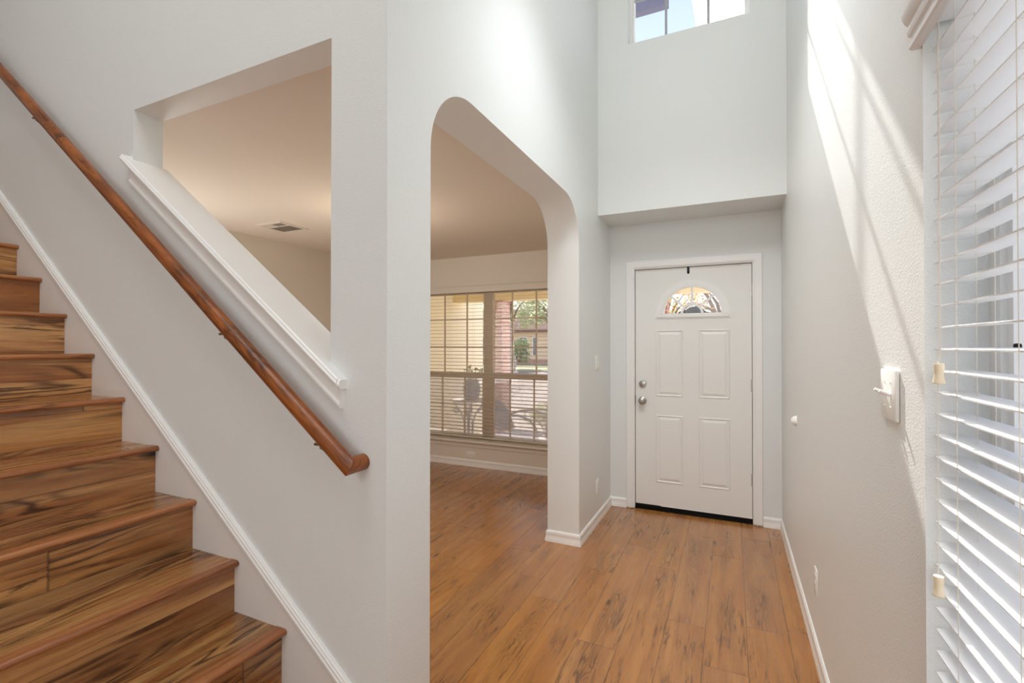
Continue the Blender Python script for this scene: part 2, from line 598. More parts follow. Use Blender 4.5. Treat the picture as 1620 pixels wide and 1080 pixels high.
# right wall, with the window the blind hangs in
WY0, WY1, WZ0, WZ1 = .30, 1.213, .30, 2.12
m = MB()
m.prism([(WY1, 0), (YD + .15, 0), (YD + .15, 2.60), (YUP + .16, 2.60), (YUP + .16, ZT), (WY1, ZT)], 'x', XR, XR + .16)
m.prism([(-4, 0), (WY0, 0), (WY0, ZT), (-4, ZT)], 'x', XR, XR + .16)
m.prism([(WY0, 0), (WY1, 0), (WY1, WZ0), (WY0, WZ0)], 'x', XR, XR + .16)
m.prism([(WY0, WZ1), (WY1, WZ1), (WY1, ZT), (WY0, ZT)], 'x', XR, XR + .16)
struct(m.build('wall_right', M['wall'], None, False), 'white textured right wall of the foyer')

# door wall, recessed under a soffit, with the door opening; upper front wall with the high window
DX0, DX1, DZ0, DZ1 = -.7666, .1474, .045, 2.082
m = MB()
m.box(XL, DX0 - .022, YD, YD + .15, 0, 2.60)
m.box(DX1 + .022, XR, YD, YD + .15, 0, 2.60)
m.box(DX0 - .022, DX1 + .022, YD, YD + .15, DZ1 + .022, 2.60)
struct(m.build('wall_door', M['wall'], None, False), 'white recessed wall around the front door')
UX0, UX1, UZ0, UZ1 = -.744, .129, 3.818, 4.735
m = MB()
YU2 = YUP + .16
m.prism([(YUP, 2.48), (YD + .15, 2.48), (YD + .15, 2.62), (YU2, 2.62), (YU2, UZ0), (YUP, UZ0)], 'x', XL, XR)
m.box(XL, UX0, YUP, YU2, UZ0, UZ1).box(UX1, XR, YUP, YU2, UZ0, UZ1).box(XL, XR, YUP, YU2, UZ1, ZT)
struct(m.build('wall_upper_front', M['wall'], None, False), 'white upper wall above the front door with a high window')

# living room shell
LX0, LX1, LZ0, LZ1 = -3.66, -1.60, .285, 2.125
m = MB()
m.box(XLL - .1, LX0, YLV, YLVO, 0, ZC + .2).box(LX1, XLB, YLV, YLVO, 0, ZC + .2)
m.box(LX0, LX1, YLV, YLVO, 0, LZ0).box(LX0, LX1, YLV, YLVO, LZ1, ZC + .2)
struct(m.build('wall_living_front', M['living'], None, False), 'beige living room wall around the wide window')
struct(MB().box(XLL - .1, XLL, YSTB, YLV, 0, ZC + .2).build('wall_living_left', M['living'], None, False), 'beige far wall of the living room')
struct(MB().box(XLL - .1, XLB, YSTB, YLV, ZC, ZC + .2).build('ceiling_living', M['living_ceiling'], None, False), 'beige flat living room ceiling')
m = MB().box(-6, XR, -4, YST, ZT, ZT + .1).box(XLB, XR, YST, YU2, ZT, ZT + .1)
struct(m.build('ceiling', M['wall_smooth'], None, False), 'white high foyer ceiling')
struct(MB().box(-6, XR, -4.1, -4, 0, ZT).build('wall_rear', M['wall'], None, False), 'white wall behind the foyer')
struct(MB().box(-6.1, -6, -4, YSTB, 0, ZT).build('wall_stair_end', M['wall'], None, False), 'white wall at the top of the stairs')

# baseboards
BB = [(0, 0), (.016, 0), (.016, .018), (.012, .030), (.010, .052), (.0125, .060), (.009, .074), (.004, .080), (0, .080)]
def base_run(m, p0, p1, nrm, c0=0, c1=0):
    """straight baseboard from p0 to p1 (xy); nrm points into the room; c = mitre factor at each end."""
    p0, p1, nrm = Vector((*p0, 0)), Vector((*p1, 0)), Vector((*nrm, 0))
    d = (p1 - p0).normalized()
    m.sweep(BB, [lambda q: p0 + nrm * q[0] + Vector((0, 0, q[1])) + d * (c0 * q[0]), lambda q: p1 + nrm * q[0] + Vector((0, 0, q[1])) + d * (c1 * q[0])])
m = MB()
base_run(m, (XL, 3.257), (XL, YD), (1, 0), -1, -1)
base_run(m, (XLB, 3.257), (XL, 3.257), (0, -1), -1, 1)
base_run(m, (XLB, 3.257), (XLB, YLV), (-1, 0), -1, -1)
struct(m.build('baseboard_left', M['trim']), 'white moulded baseboard around the arch pillar')
m = MB()
base_run(m, (XL, YD), (-.842, YD), (0, -1), 1, 0)
base_run(m, (.222, YD), (XR, YD), (0, -1), 0, -1)
struct(m.build('baseboard_front', M['trim']), 'white moulded baseboard either side of the front door')
m = MB()
base_run(m, (XR, -4), (XR, YD), (-1, 0), 0, -1)
struct(m.build('baseboard_right', M['trim']), 'white moulded baseboard along the right wall')
m = MB()
base_run(m, (XLL, YLV), (XLB, YLV), (0, -1), 1, -1)
base_run(m, (XLL, YSTB), (XLL, YLV), (1, 0), 0, -1)
struct(m.build('baseboard_living', M['trim']), 'white baseboard below the living room window')
m = MB()
base_run(m, (XL, YST), (XL, 1.424), (1, 0), 0, 0)
base_run(m, (XLB, 1.424), (XL, 1.424), (0, 1), 0, 0)
struct(m.build('baseboard_corner', M['trim']), 'white baseboard on the corner post of the arch')

# slanted skirt board + strip moulding along the stairs
def zlow(x): return .470 + .764 * (-1.371 - x)
XS0, XS1 = -5.6, -.80
XS1 = -.995
m = MB().prism([(XS0, zlow(XS0)), (XS1, zlow(XS1)), (XS1, 0), (-1.9, 0), (XS0, zlow(XS0) - .9)], 'y', YST - .010, YST - .0005)
struct(m.build('trim_1', M['skirt'], None, False), 'grey-white skirt board between the stair treads and the slanted moulding')
prof = [(0, 0), (.016, .0), (.019, .004), (.019, .012), (.0165, .015), (.0165, .026), (.013, .030), (.013, .036), (.009, .041), (0, .041)]
m = MB().sweep(prof, [lambda q: Vector((XS0, YST - q[0], zlow(XS0) + q[1])), lambda q: Vector((XS1, YST - q[0], zlow(XS1) + q[1]))])
struct(m.build('trim_2', M['trim']), 'white slanted strip moulding along the stair wall')

# slanted sill cap of the opening, its lip and apron
m = MB()
def slab(x0, x1, prof):
    m.sweep(prof, [lambda q: Vector((x0, q[0], zcap(x0) + q[1])), lambda q: Vector((x1, q[0], zcap(x1) + q[1]))])
slab(XO1, XO2, [(YST - .001, -.03), (YST - .001, 0), (1.322, 0), (1.326, -.006), (1.326, -.024), (1.322, -.03)])
lip = [(YST, -.034), (YST - .030, -.034), (YST - .037, -.030), (YST - .041, -.022), (YST - .041, -.016), (YST - .038, -.013), (YST - .036, -.005), (YST - .031, -.001), (YST, 0)]
slab(-2.418, -1.158, lip)
# rounded lower end of the lip
slab(-1.158, -1.150, [(y + (YST - y) * .12, z * .9 - .001) for y, z in lip])
apron = [(YST, -.110), (YST - .012, -.110), (YST - .017, -.104), (YST - .017, -.096), (YST - .011, -.090), (YST - .011, -.056), (YST - .014, -.046), (YST - .020, -.034), (YST, -.034)]
slab(-2.396, -1.166, apron)
struct(m.build('trim_3', M['trim'], None, True, 25), 'white slanted sill cap and apron of the opening in the stair wall')

# ================================================================ FRONT DOOR
# casing and jamb
CAS = [(0, 0), (0, -.010), (.012, -.014), (.020, -.012), (.046, -.016), (.060, -.017), (.064, -.012), (.064, 0)]
m = MB()
xa, xb, zt = DX0 - .010, DX1 + .010, DZ1 + .012
def cas(q, x, z, sx, sz): return Vector((x + sx * q[0], YD + q[1], z + sz * q[0]))
m.sweep(CAS, [lambda q: cas(q, xa, .012, -1, 0), lambda q: cas(q, xa, zt, -1, 1), lambda q: cas(q, xb, zt, 1, 1), lambda q: cas(q, xb, .012, 1, 0)])
struct(m.build('trim_4', M['trim'], None, True, 25), 'white moulded casing around the front door')
m = MB()
m.box(DX0 - .022, DX0 - .004, YD - .001, YD + .15, 0.004, DZ1 + .0039).box(DX1 + .004, DX1 + .022, YD - .001, YD + .15, 0.004, DZ1 + .004)
m.box(DX0 - .022, DX1 + .022, YD - .001, YD + .15, DZ1 + .004, DZ1 + .022)
struct(m.build('trim_5', M['trim'], None, False), 'white door jamb')

# slab with moulded panels, fanlight cut-out
YF = YD + .023
FX, FZ, FR = -.300, 1.690, .235
def grid_door():
    """front face as panel pieces around an outline; the fan opening is left free."""
    m = MB()
    # below the fan, and the ring above it built as one polygon with a half-round bite
    out = [(DX0, DZ0), (DX1, DZ0), (DX1, FZ), (FX + FR, FZ)]
    top = [(DX0, FZ), (FX - FR, FZ)] + [(FX - FR * math.cos(t), FZ + FR * math.sin(t)) for t in [math.pi * i / 40 for i in range(1, 40)]] + [(FX + FR, FZ), (DX1, FZ), (DX1, DZ1), (DX0, DZ1)]
    m.prism(top, 'y', YF, YF + .044)
    m.box(DX0, DX1, YF, YF + .044, DZ0, FZ)
    return m
door = struct(grid_door().build('door_1', M['door'], None, False), 'white front door with four raised panels and a fan-shaped window')
def panel(x0, x1, z0, z1):
    m = MB()
    # moulded frame ring sticking out, then sloped raised field
    def ring(a, ya, b, yb):
        A = [(x0 + a, z0 + a), (x1 - a, z0 + a), (x1 - a, z1 - a), (x0 + a, z1 - a)]
        B = [(x0 + b, z0 + b), (x1 - b, z0 + b), (x1 - b, z1 - b), (x0 + b, z1 - b)]
        for i in range(4):
            j = (i + 1) % 4
            m.quad((A[i][0], ya, A[i][1]), (A[j][0], ya, A[j][1]), (B[j][0], yb, B[j][1]), (B[i][0], yb, B[i][1]))
    ring(0, YF, .007, YF - .006)
    ring(.007, YF - .006, .016, YF - .0005)
    ring(.016, YF - .0005, .022, YF - .0005)
    ring(.022, YF - .0005, .040, YF - .007)
    m.quad((x0 + .04, YF - .007, z0 + .04), (x1 - .04, YF - .007, z0 + .04), (x1 - .04, YF - .007, z1 - .04), (x0 + .04, YF - .007, z1 - .04))
    return m
for px0, px1 in ((-.595, -.372), (-.250, -.012)):
    for pz0, pz1 in ((.985, 1.555), (.245, .825)):
        panel(px0, px1, pz0, pz1).build('panel', M['door'], door, False)
# fan frame
m = MB()
def halfring(r0, r1, y0, y1, n=40):
    pts = [(FX - r0 * math.cos(math.pi * i / n), FZ + r0 * math.sin(math.pi * i / n)) for i in range(n + 1)]
    pts += [(FX + r1 * math.cos(math.pi * i / n), FZ + r1 * math.sin(math.pi * i / n)) for i in range(n + 1)]
    m.prism(pts, 'y', y0, y1)
halfring(.228, .286, YF - .004, YF + .004)
halfring(.236, .268, YF - .013, YF - .004)
halfring(.226, .240, YF - .010, YF + .044)
m.box(FX - .30, FX + .30, YF - .006, YF + .004, FZ - .040, FZ + .004, .002, 1)
m.box(FX - .285, FX + .285, YF - .014, YF - .004, FZ - .030, FZ - .004, .003, 1)
halfring(.070, .090, YF - .010, YF + .010)
def bar(a):
    c, s = math.cos(a), math.sin(a)
    w = .009
    p = [(FX + c * .085 - s * w, FZ + s * .085 + c * w), (FX + c * .085 + s * w, FZ + s * .085 - c * w), (FX + c * .236 + s * w, FZ + s * .236 - c * w), (FX + c * .236 - s * w, FZ + s * .236 + c * w)]
    m.prism(p, 'y', YF - .009, YF + .010)
for a in (math.pi / 2, math.radians(42), math.radians(138)): bar(a)
m.build('fanlight_frame', M['trim'], door, True, 25)
MB().prism([(FX + .236 * math.cos(math.pi * i / 40), FZ + .236 * math.sin(math.pi * i / 40)) for i in range(41)], 'y', YF + .018, YF + .024).build('fanlight_pane', M['glass'], door, False)
# knob, deadbolt, hinges, sweep
k = MB().lathe([(0, .0), (.033, 0), (.033, .006), (.028, .010), (.013, .014), (.012, .030), (.020, .034), (.028, .042), (.0305, .052), (.028, .060), (.020, .066), (.008, .068), (0, .068)], (-.707, YF, .943), '-y')
k = k.build('door_knob', M['nickel'], door); k['label'] = 'satin nickel door knob'
MB().lathe([(0, .0655), (.004, .0655), (.004, .0695), (0, .0695)], (-.699, YF, .945), '-y', 12).build('lock_button', M['dark'], k)
k = MB().lathe([(0, 0), (.031, 0), (.031, .010), (.028, .014), (.018, .016), (0, .0165)], (-.706, YF, 1.087), '-y')
k = k.build('deadbolt', M['nickel'], door); k['label'] = 'satin nickel deadbolt'
MB().box(-.711, -.701, YF - .028, YF - .014, 1.073, 1.101, .003).box(-.722, -.690, YF - .030, YF - .024, 1.081, 1.093, .004).build('thumb_turn', M['nickel'], k)
MB().box(DX0 - .0045, DX0 + .001, YF - .004, YF + .03, .915, .985, .001, 1).build('latch_plate', M['dark'], door)
for hz in (1.864, 1.102, .350):
    h = MB()
    for i in range(5):
        h.lathe([(0, -.0095), (.0062, -.0095), (.0062, .0095), (0, .0095)], (DX1 + .004, YF - .006, hz - .04 + .02 * i), 'z', 14)
    h.lathe([(0, 0), (.004, 0), (.005, .004), (0, .007)], (DX1 + .004, YF - .006, hz + .05), 'z', 12)
    h.box(DX1 - .008, DX1 + .004, YF - .0022, YF + .001, hz - .05, hz + .05)
    h.box(DX1 + .004, DX1 + .011, YF - .0022, YF + .001, hz - .05, hz + .05)
    h = h.build('hinge', M['nickel'], door); h['label'] = 'satin nickel hinge'
# bottom sweep and torn weather strip, threshold
MB().box(DX0 + .21, DX1, YF - .002, YF + .004, DZ0 - .004, DZ0 + .006, .001, 1).build('door_sweep', M['trim'], door)
wbm = MB()
random.seed(4)
wbm.box(DX0, DX1, YF + .004, YF + .04, .008, DZ0 - .003)
wbm.box(DX0 + .004, DX0 + .21, YF - .004, YF + .005, .014, DZ0 - .002, .003)
s = wbm.build('weather_strip', M['rubber'], door); s['label'] = 'torn black weather strip'
m = MB().box(DX0 - .004, DX1 + .004, YF - .012, YF + .13, .0, .008, .002, 1)
struct(m.build('trim_6', M['rubber'], None, False), 'dark threshold under the front door')
pm = MB()
pm.box(DX0 - .004, DX0 + .012, YF + .0445, YF + .07, .008, DZ1 + .004).box(DX1 - .012, DX1 + .004, YF + .0445, YF + .07, .008, DZ1 + .004).box(DX0, DX1, YF + .0445, YF + .07, DZ1 - .012, DZ1 + .004)
pm.box(DX0 - .0038, DX0 - .0005, YF + .006, YF + .044, .008, DZ1).box(DX1 + .0005, DX1 + .0038, YF + .006, YF + .044, .008, DZ1).box(DX0, DX1, YF + .006, YF + .044, DZ1 + .0005, DZ1 + .0038)
struct(pm.build('trim_7', M['rubber'], None, False), 'dark weather seal around the front door')
# over-door hook
t = thing('wreath_hanger', (-.329, YF, 2.08), 'black metal hook clipped over the top edge of the front door', 'hook')
MB().box(-.339, -.319, YF - .004, YF - .0005, 2.036, DZ1 + .003, .001, 1).lathe([(0, 0), (.010, 0), (.010, .0035), (0, .0035)], (-.329, YF - .0005, 2.036), '-y', 20).build('strap', M['black'], t)
MB().box(-.339, -.319, YF - .004, YF + .005, DZ1 + .0005, DZ1 + .003).build('top_clip', M['black'], t)

# ================================================================ WINDOWS
# window_1: living room, twin double-hung in tan vinyl
wf = MB()
YW = 4.955
wf.box(LX0, LX0 + .10, YW, YLVO, LZ0, LZ1).box(LX1 - .10, LX1, YW, YLVO, LZ0, LZ1).box(-2.668, -2.550, YW, YLVO, LZ0, LZ1)
for a, b in ((LX0 + .10, -2.668), (-2.550, LX1 - .10)): wf.box(a, b, YW, YLVO, LZ1 - .075, LZ1).box(a, b, YW, YLVO, LZ0, LZ0 + .042)
win1 = struct(wf.build('window_1', M['tan_vinyl'], None, False), 'wide twin living room window with tan grid bars')
for (a, b, cols) in ((LX0 + .10, -2.668, (-3.232, -2.914)), (-2.550, LX1 - .10, (-2.308, -2.008))):
    up = MB()
    up.box(a, b, YW + .026, YW + .05, 1.04, 1.075)
    up.box(a, b, YW + .026, YW + .05, 2.036, 2.052)
    for c in cols: up.box(c - .008, c + .008, YW + .030, YW + .042, 1.07, 2.05)
    for z in (1.738, 1.400): up.box(a, b, YW + .031, YW + .041, z - .008, z + .008)
    u = up.build('upper_sash', M['tan_vinyl'], win1, False)
    MB().box(a, b, YW + .034, YW + .038, 1.07, 2.05).build('pane', M['glass'], u, False)
    lo = MB()
    lo.box(a, b, YW + .002, YW + .026, 1.030, 1.100).box(a, b, YW + .002, YW + .026, LZ0 + .03, LZ0 + .062)
    lo.box(a, a + .018, YW + .002, YW + .026, LZ0 + .062, 1.03).box(b - .018, b, YW + .002, YW + .026, LZ0 + .062, 1.03)
    for c in cols: lo.box(c - .018 - .008, c - .018 + .008, YW + .006, YW + .018, LZ0 + .06, 1.03)
    lo.box(a, b, YW + .007, YW + .017, .697, .713)
    l = lo.build('lower_sash', M['tan_vinyl'], win1, False)
    MB().box(a, b, YW + .010, YW + .014, LZ0 + .06, 1.03).build('pane', M['glass'], l, False)
    mid = (a + b) / 2
    MB().box(mid - .03, mid + .03, YW - .006, YW + .004, 1.088, 1.104, .003).build('sash_lock', M['tan_vinyl'], win1)
    MB().quad((a, YW + .06, LZ0 + .03), (b, YW + .06, LZ0 + .03), (b, YW + .06, 1.07), (a, YW + .06, 1.07)).build('insect_screen', M['screen'], win1, False)
# stool and apron
m = MB()
m.box(LX0 - .05, LX1 + .05, 4.800, YLV, LZ0, LZ0 + .026, .008, 3)
m.box(LX0, LX1, YLV, YW, LZ0, LZ0 + .026)
m.sweep([(0, 0), (0, -.060), (-.012, -.060), (-.016, -.050), (-.012, -.040), (-.012, -.022), (-.020, -.010), (-.034, 0)], [lambda q: Vector((LX0 - .03, YLV + q[0], LZ0 + q[1])), lambda q: Vector((LX1 + .03, YLV + q[0], LZ0 + q[1]))])
m.build('window_sill', M['living'], win1, True, 25)

# window_2: high window over the door
wf = MB()
yw = YUP + .075
wf.box(UX0, UX0 + .016, yw, YU2, UZ0, UZ1).box(UX0 + .016, UX0 + .034, yw + .012, YU2, UZ0, UZ1)
wf.box(UX1 - .016, UX1, yw, YU2, UZ0, UZ1).box(UX1 - .034, UX1 - .016, yw + .012, YU2, UZ0, UZ1)
wf.box(UX0 + .034, UX1 - .034, yw, YU2, UZ0, UZ0 + .035).box(UX0 + .034, UX1 - .034, yw, YU2, UZ1 - .03, UZ1)
win2 = struct(wf.build('window_2', M['white_vinyl'], None, False), 'high three-column window over the front door')
mb_ = MB()
for c in (-.464, -.154): mb_.box(c - .009, c + .009, yw + .03, yw + .042, UZ0 + .03, UZ1 - .03)
for z in (4.222, 4.575): mb_.box(UX0 + .03, UX1 - .03, yw + .031, yw + .041, z - .009, z + .009)
mb_.build('grid_bars', M['grey_bar'], win2, False)
MB().box(UX0 + .03, UX1 - .03, yw + .034, yw + .038, UZ0 + .03, UZ1 - .03).build('pane', M['glass'], win2, False)

# window_3: right wall, behind the blind
wf = MB()
xw = XR + .098
wf.box(xw, XR + .16, WY1 - .042, WY1, WZ0, WZ1).box(xw, XR + .16, WY0, WY0 + .042, WZ0, WZ1).box(xw, XR + .16, WY0 + .042, WY1 - .042, WZ0, WZ0 + .042).box(xw, XR + .16, WY0 + .042, WY1 - .042, WZ1 - .042, WZ1)
wf.box(xw + .012, xw + .036, WY0 + .042, WY1 - .062, 1.17, 1.215)
wf.box(xw + .01, xw + .03, WY1 - .062, WY1 - .042, WZ0 + .042, WZ1 - .042)
win3 = struct(wf.build('window_3', M['white_vinyl'], None, False), 'narrow window behind the white blind on the right')
MB().box(xw + .026, xw + .030, WY0 + .04, WY1 - .04, WZ0 + .04, WZ1 - .04).build('pane', M['glass'], win3, False)
MB().box(xw + .0, xw + .010, WY1 - .092, WY1 - .082, 1.418, 1.428, .003).build('sash_latch', M['dark'], win3)

# ================================================================ STAIRS
stair = thing('staircase', (-1.409, .64, 0), 'reddish-brown acacia plank staircase climbing left beside the stair wall', 'stairs')
NX0, NZ0, RUN, RISE = -1.409, .429, .2526, .1904
SY0, SY1 = .08, YST - .0105
for k in range(-2, 14):
    nx, nz = NX0 - RUN * k, NZ0 + RISE * k
    zb = max(0.0, nz - RISE)
    MB().box(nx - RUN - .040, nx - .031, SY0, SY1, nz - .018, nz).build('tread', M['stair'], stair, False)
    MB().box(nx - .040, nx - .028, SY0, SY1, zb, nz - .0175).build('riser', M['stair'], stair, False)
    npf = [(nx - .052, nz + .0005), (nx - .050, nz + .003), (nx - .012, nz + .003)] + arc(nx - .012, nz - .0075, .0105, 90, -90, 10) + [(nx - .030, nz - .018), (nx - .030, nz + .0005)]
    nb = MB().prism(npf, 'y', SY0, SY1 - .0005)
    nb.build('nosing', M['nosing'], stair, True, 40)
pts = [(NX0 + .2 - RUN * -2 - .35, 0)]
MB().prism([(NX0 + RUN * 2 - .05, 0), (NX0 - RUN * 13 - .3, 0), (NX0 - RUN * 13 - .3, NZ0 + RISE * 13 - .04), (NX0 - RUN * 13, NZ0 + RISE * 13 - .04), (NX0 + RUN * 2 - .05, max(.02, NZ0 - RISE * 2 - .06))], 'y', SY0 - .1, SY0 - .002).build('side_panel', M['skirt'], stair, False)

# ================================================================ HANDRAIL
RY = 1.122
def zr(x): return 1.049 + .7535 * (-1.078 - x)
rail = thing('handrail', (-1.078, YST, 1.049), 'round stained oak handrail sloping down along the stair wall', 'handrail')
RR = .0262
def rail_prof(q): return q
circ = [(RR * math.cos(2 * math.pi * i / 28), RR * math.sin(2 * math.pi * i / 28)) for i in range(28)]
ca, sa = math.cos(S_R), math.sin(S_R)
# sloped length, mitred at the low end against the return
def ring_at(x, mitre):
    c = Vector((x, RY, zr(x)))
    d = Vector((ca, 0, -sa))
    return lambda q: c + Vector((0, 1, 0)) * q[0] + Vector((sa, 0, ca)) * q[1] + d * (-q[0] if mitre else 0)
MB().sweep(circ, [ring_at(-5.4, False), ring_at(-1.078, True)]).build('rail', M['oak'], rail, True, 40)
c0 = Vector((-1.078, RY, zr(-1.078)))
rt = MB().sweep(circ, [lambda q: c0 + Vector((0, 1, 0)) * q[0] + Vector((sa, 0, ca)) * q[1] + Vector((ca, 0, -sa)) * (-q[0]),
                       lambda q: Vector((c0.x, YST - .0008, c0.z)) + Vector((sa, 0, ca)) * q[1] + Vector((ca, 0, -sa)) * (-q[0])])
rt.build('wall_return', M['oak'], rail, True, 40)
for bx in (-3.10, -1.670, -1.195):
    z0 = zr(bx)
    b = MB()
    b.lathe([(0, 0), (.015, 0), (.015, .003), (.012, .007), (.007, .010), (0, .010)], (bx, YST - .0005, z0 - .050), '-y', 24)
    b.tube([(bx, YST - .006, z0 - .050), (bx, YST - .035, z0 - .052), (bx, YST - .055, z0 - .048), (bx, RY, z0 - .042), (bx, RY, z0 - RR / ca + .004)], .005, 10)
    b.box(bx - .022, bx + .022, RY - .011, RY + .011, z0 - RR / ca - .002, z0 - RR / ca + .006, .002, 1)
    b = b.build('bracket', M['brass'], rail); b['label'] = 'small brass wall bracket under the rail'

# ================================================================ BLINDS
# right-hand blind, white two-inch slats in the window reveal
bl = thing('window_blind', (.387, .75, WZ0), 'white wide-slat blind hanging in the window at the right edge', 'blind')
PITCH_B = .0422
sl = MB()
bl_y0, bl_y1 = WY0 + .012, WY1 - .014
XB = .388
TILT = math.radians(3.0)
nsl = 0
z = 1.966 + PITCH_B
while z > WZ0 + .06:
    sec = []
    for i in range(9):
        u = -.025 + .05 * i / 8
        sec.append((u, .0022 * (1 - (u / .025) ** 2) + .0013))
    sec += [(u, w - .0026) for u, w in sec[::-1]]
    sec = [(XB + u * math.cos(TILT) - w * math.sin(TILT), z + u * math.sin(TILT) + w * math.cos(TILT)) for u, w in sec]
    sl.sweep(sec, [lambda q: Vector((q[0], bl_y0, q[1])), lambda q: Vector((q[0], bl_y1, q[1]))])
    z -= PITCH_B
zlast = z + PITCH_B
sl.build('slats', M['slat'], bl, True, 50)
MB().box(XB - .025, XB + .025, bl_y0, bl_y1, zlast - .044, zlast - .028, .003).build('bottom_rail', M['slat'], bl)
MB().box(XR + .004, XR + .060, bl_y0, bl_y1, 2.062, WZ1 - .004, .002, 1).build('headrail', M['slat'], bl)
VAL = [(.3515, 2.030), (.337, 2.030), (.333, 2.034), (.333, 2.044), (.336, 2.048), (.336, 2.056), (.331, 2.060), (.329, 2.068), (.331, 2.074), (.331, 2.080), (.326, 2.086), (.321, 2.098), (.321, 2.112), (.327, 2.124), (.334, 2.128), (.334, 2.140), (.3515, 2.140)]
MB().sweep(VAL, [lambda q: Vector((q[0], WY0 - .02, q[1])), lambda q: Vector((q[0], WY1 + .012, q[1]))]).build('valance', M['slat'], bl, True, 25)
lad = MB()
for ly in (1.094, .893, .60):
    for lx in (XB - .0258, XB + .0258):
        lad.tube([(lx, ly, 2.065), (lx, ly, zlast - .03)], .0007, 6)
    zz = 1.966 + PITCH_B
    while zz > WZ0 + .06:
        lad.tube([(XB - .0258, ly, zz - .0025), (XB + .0258, ly, zz - .0005)], .0003, 5)
        zz -= PITCH_B
    lad.tube([(XB, ly - .004, 2.065), (XB, ly - .004, zlast - .03)], .0006, 6)
lad.build('ladder_cords', M['cord'], bl)
lc = MB()
CX = XB - .034
lc.tube([(CX, 1.1385, 2.066), (CX, 1.1385, 1.60), (CX, 1.1405, 1.395)], .0008, 6)
lc.tube([(CX, 1.1425, 2.066), (CX, 1.1425, 1.60), (CX, 1.1430, 1.395)], .0008, 6)
lc.tube([(CX - .002, 1.1445, 1.395), (CX - .002, 1.1480, .995)], .0009, 6)
lc.build('lift_cords', M['cord'], bl)
for (ty, tz) in ((1.1405, 1.372), (1.148, .973)):
    tb = MB().lathe([(0, .018), (.0078, .018), (.0085, .015), (.0072, .004), (.0070, -.004), (.0088, -.013), (.0098, -.017), (.0090, -.019), (.006, -.019), (0, -.016)], (CX - .002, ty, tz), 'z', 20)
    tb.build('cord_tassel', M['tassel'], bl)

# living room blind
bl = thing('window_blind', (-2.63, 4.905, LZ0 + .03), 'cream slat blind lowered over the wide living room window', 'blind')
sl = MB()
YB = 4.905
z = 2.03
tl = math.radians(4)
while z > LZ0 + .07:
    sec = []
    for i in range(7):
        u = -.024 + .048 * i / 6
        sec.append((u, .0020 * (1 - (u / .024) ** 2) + .0011))
    sec += [(u, w - .0022) for u, w in sec[::-1]]
    sec = [(YB + u * math.cos(tl) - w * math.sin(tl), z + u * math.sin(tl) + w * math.cos(tl)) for u, w in sec]
    sl.sweep(sec, [lambda q: Vector((LX0 + .008, q[0], q[1])), lambda q: Vector((LX1 - .008, q[0], q[1]))])
    z -= .0425
zlast = z + .0425
sl.build('slats', M['slat_tan'], bl, True, 50)
MB().box(LX0 + .008, LX1 - .008, YB - .024, YB + .024, zlast - .040, zlast - .024, .003).build('bottom_rail', M['slat_tan'], bl)
MB().box(LX0 + .004, LX1 - .004, YLV + .003, YLV + .012, 2.048, LZ1 - .001, .002, 1).build('valance', M['living'], bl)
MB().box(LX0 + .008, LX1 - .008, YLV + .014, YLV + .065, 2.075, LZ1 - .001).build('headrail', M['slat_tan'], bl)
lad = MB()
for lx in (-3.45, -3.10, -2.78, -2.45, -2.16, -1.78):
    for yy in (YB - .0248, YB + .0248): lad.tube([(lx, yy, 2.075), (lx, yy, zlast - .03)], .0008, 5)
lad.build('ladder_cords', M['cord'], bl)

# ================================================================ SWITCHES, OUTLETS, VENT, BUMPER
def dome_plate(m, x, y0, y1, z0, z1, nx, t):
    a, b = sorted((x, x + nx * t))
    m.box(a, b, y0, y1, z0, z1, min(.003, t * .45), 2)
t = thing('light_switch', (XR, 1.427, 1.305), 'white double toggle switch plate in the sunlight on the right wall', 'switch')
m = MB(); dome_plate(m, XR - .0003, 1.366, 1.487, 1.246, 1.366, -1, .0085)
m.build('cover_plate', M['plate'], t, True, 40)
for yy in (1.404, 1.450):
    MB().box(XR - .0090, XR - .0080, yy - .005, yy + .005, 1.294, 1.318, .0003, 1).build('toggle_slot', M['plate'], t)
    m = MB()
    m.tube([(XR - .010, yy, 1.306), (XR - .020, yy, 1.311), (XR - .030, yy, 1.316)], [.0052, .0046, .0040], 10)
    m.build('toggle', M['plate'], t)
    for zz in (1.276, 1.336):
        MB().lathe([(0, 0), (.0032, 0), (.0026, .0012), (0, .0014)], (XR - .0088, yy, zz), '-x', 10).build('screw', M['plate'], t)
t = thing('light_switch', (XL, 3.75, 1.286), 'white toggle switch plate on the wall left of the front door', 'switch')
m = MB(); dome_plate(m, XL + .0003, 3.690, 3.806, 1.228, 1.344, 1, .007)
m.build('cover_plate', M['plate'], t, True, 40)
for yy in (3.727, 3.771):
    MB().tube([(XL + .006, yy, 1.288), (XL + .011, yy, 1.290), (XL + .015, yy, 1.292)], [.005, .0045, .004], 10).build('toggle', M['plate'], t)

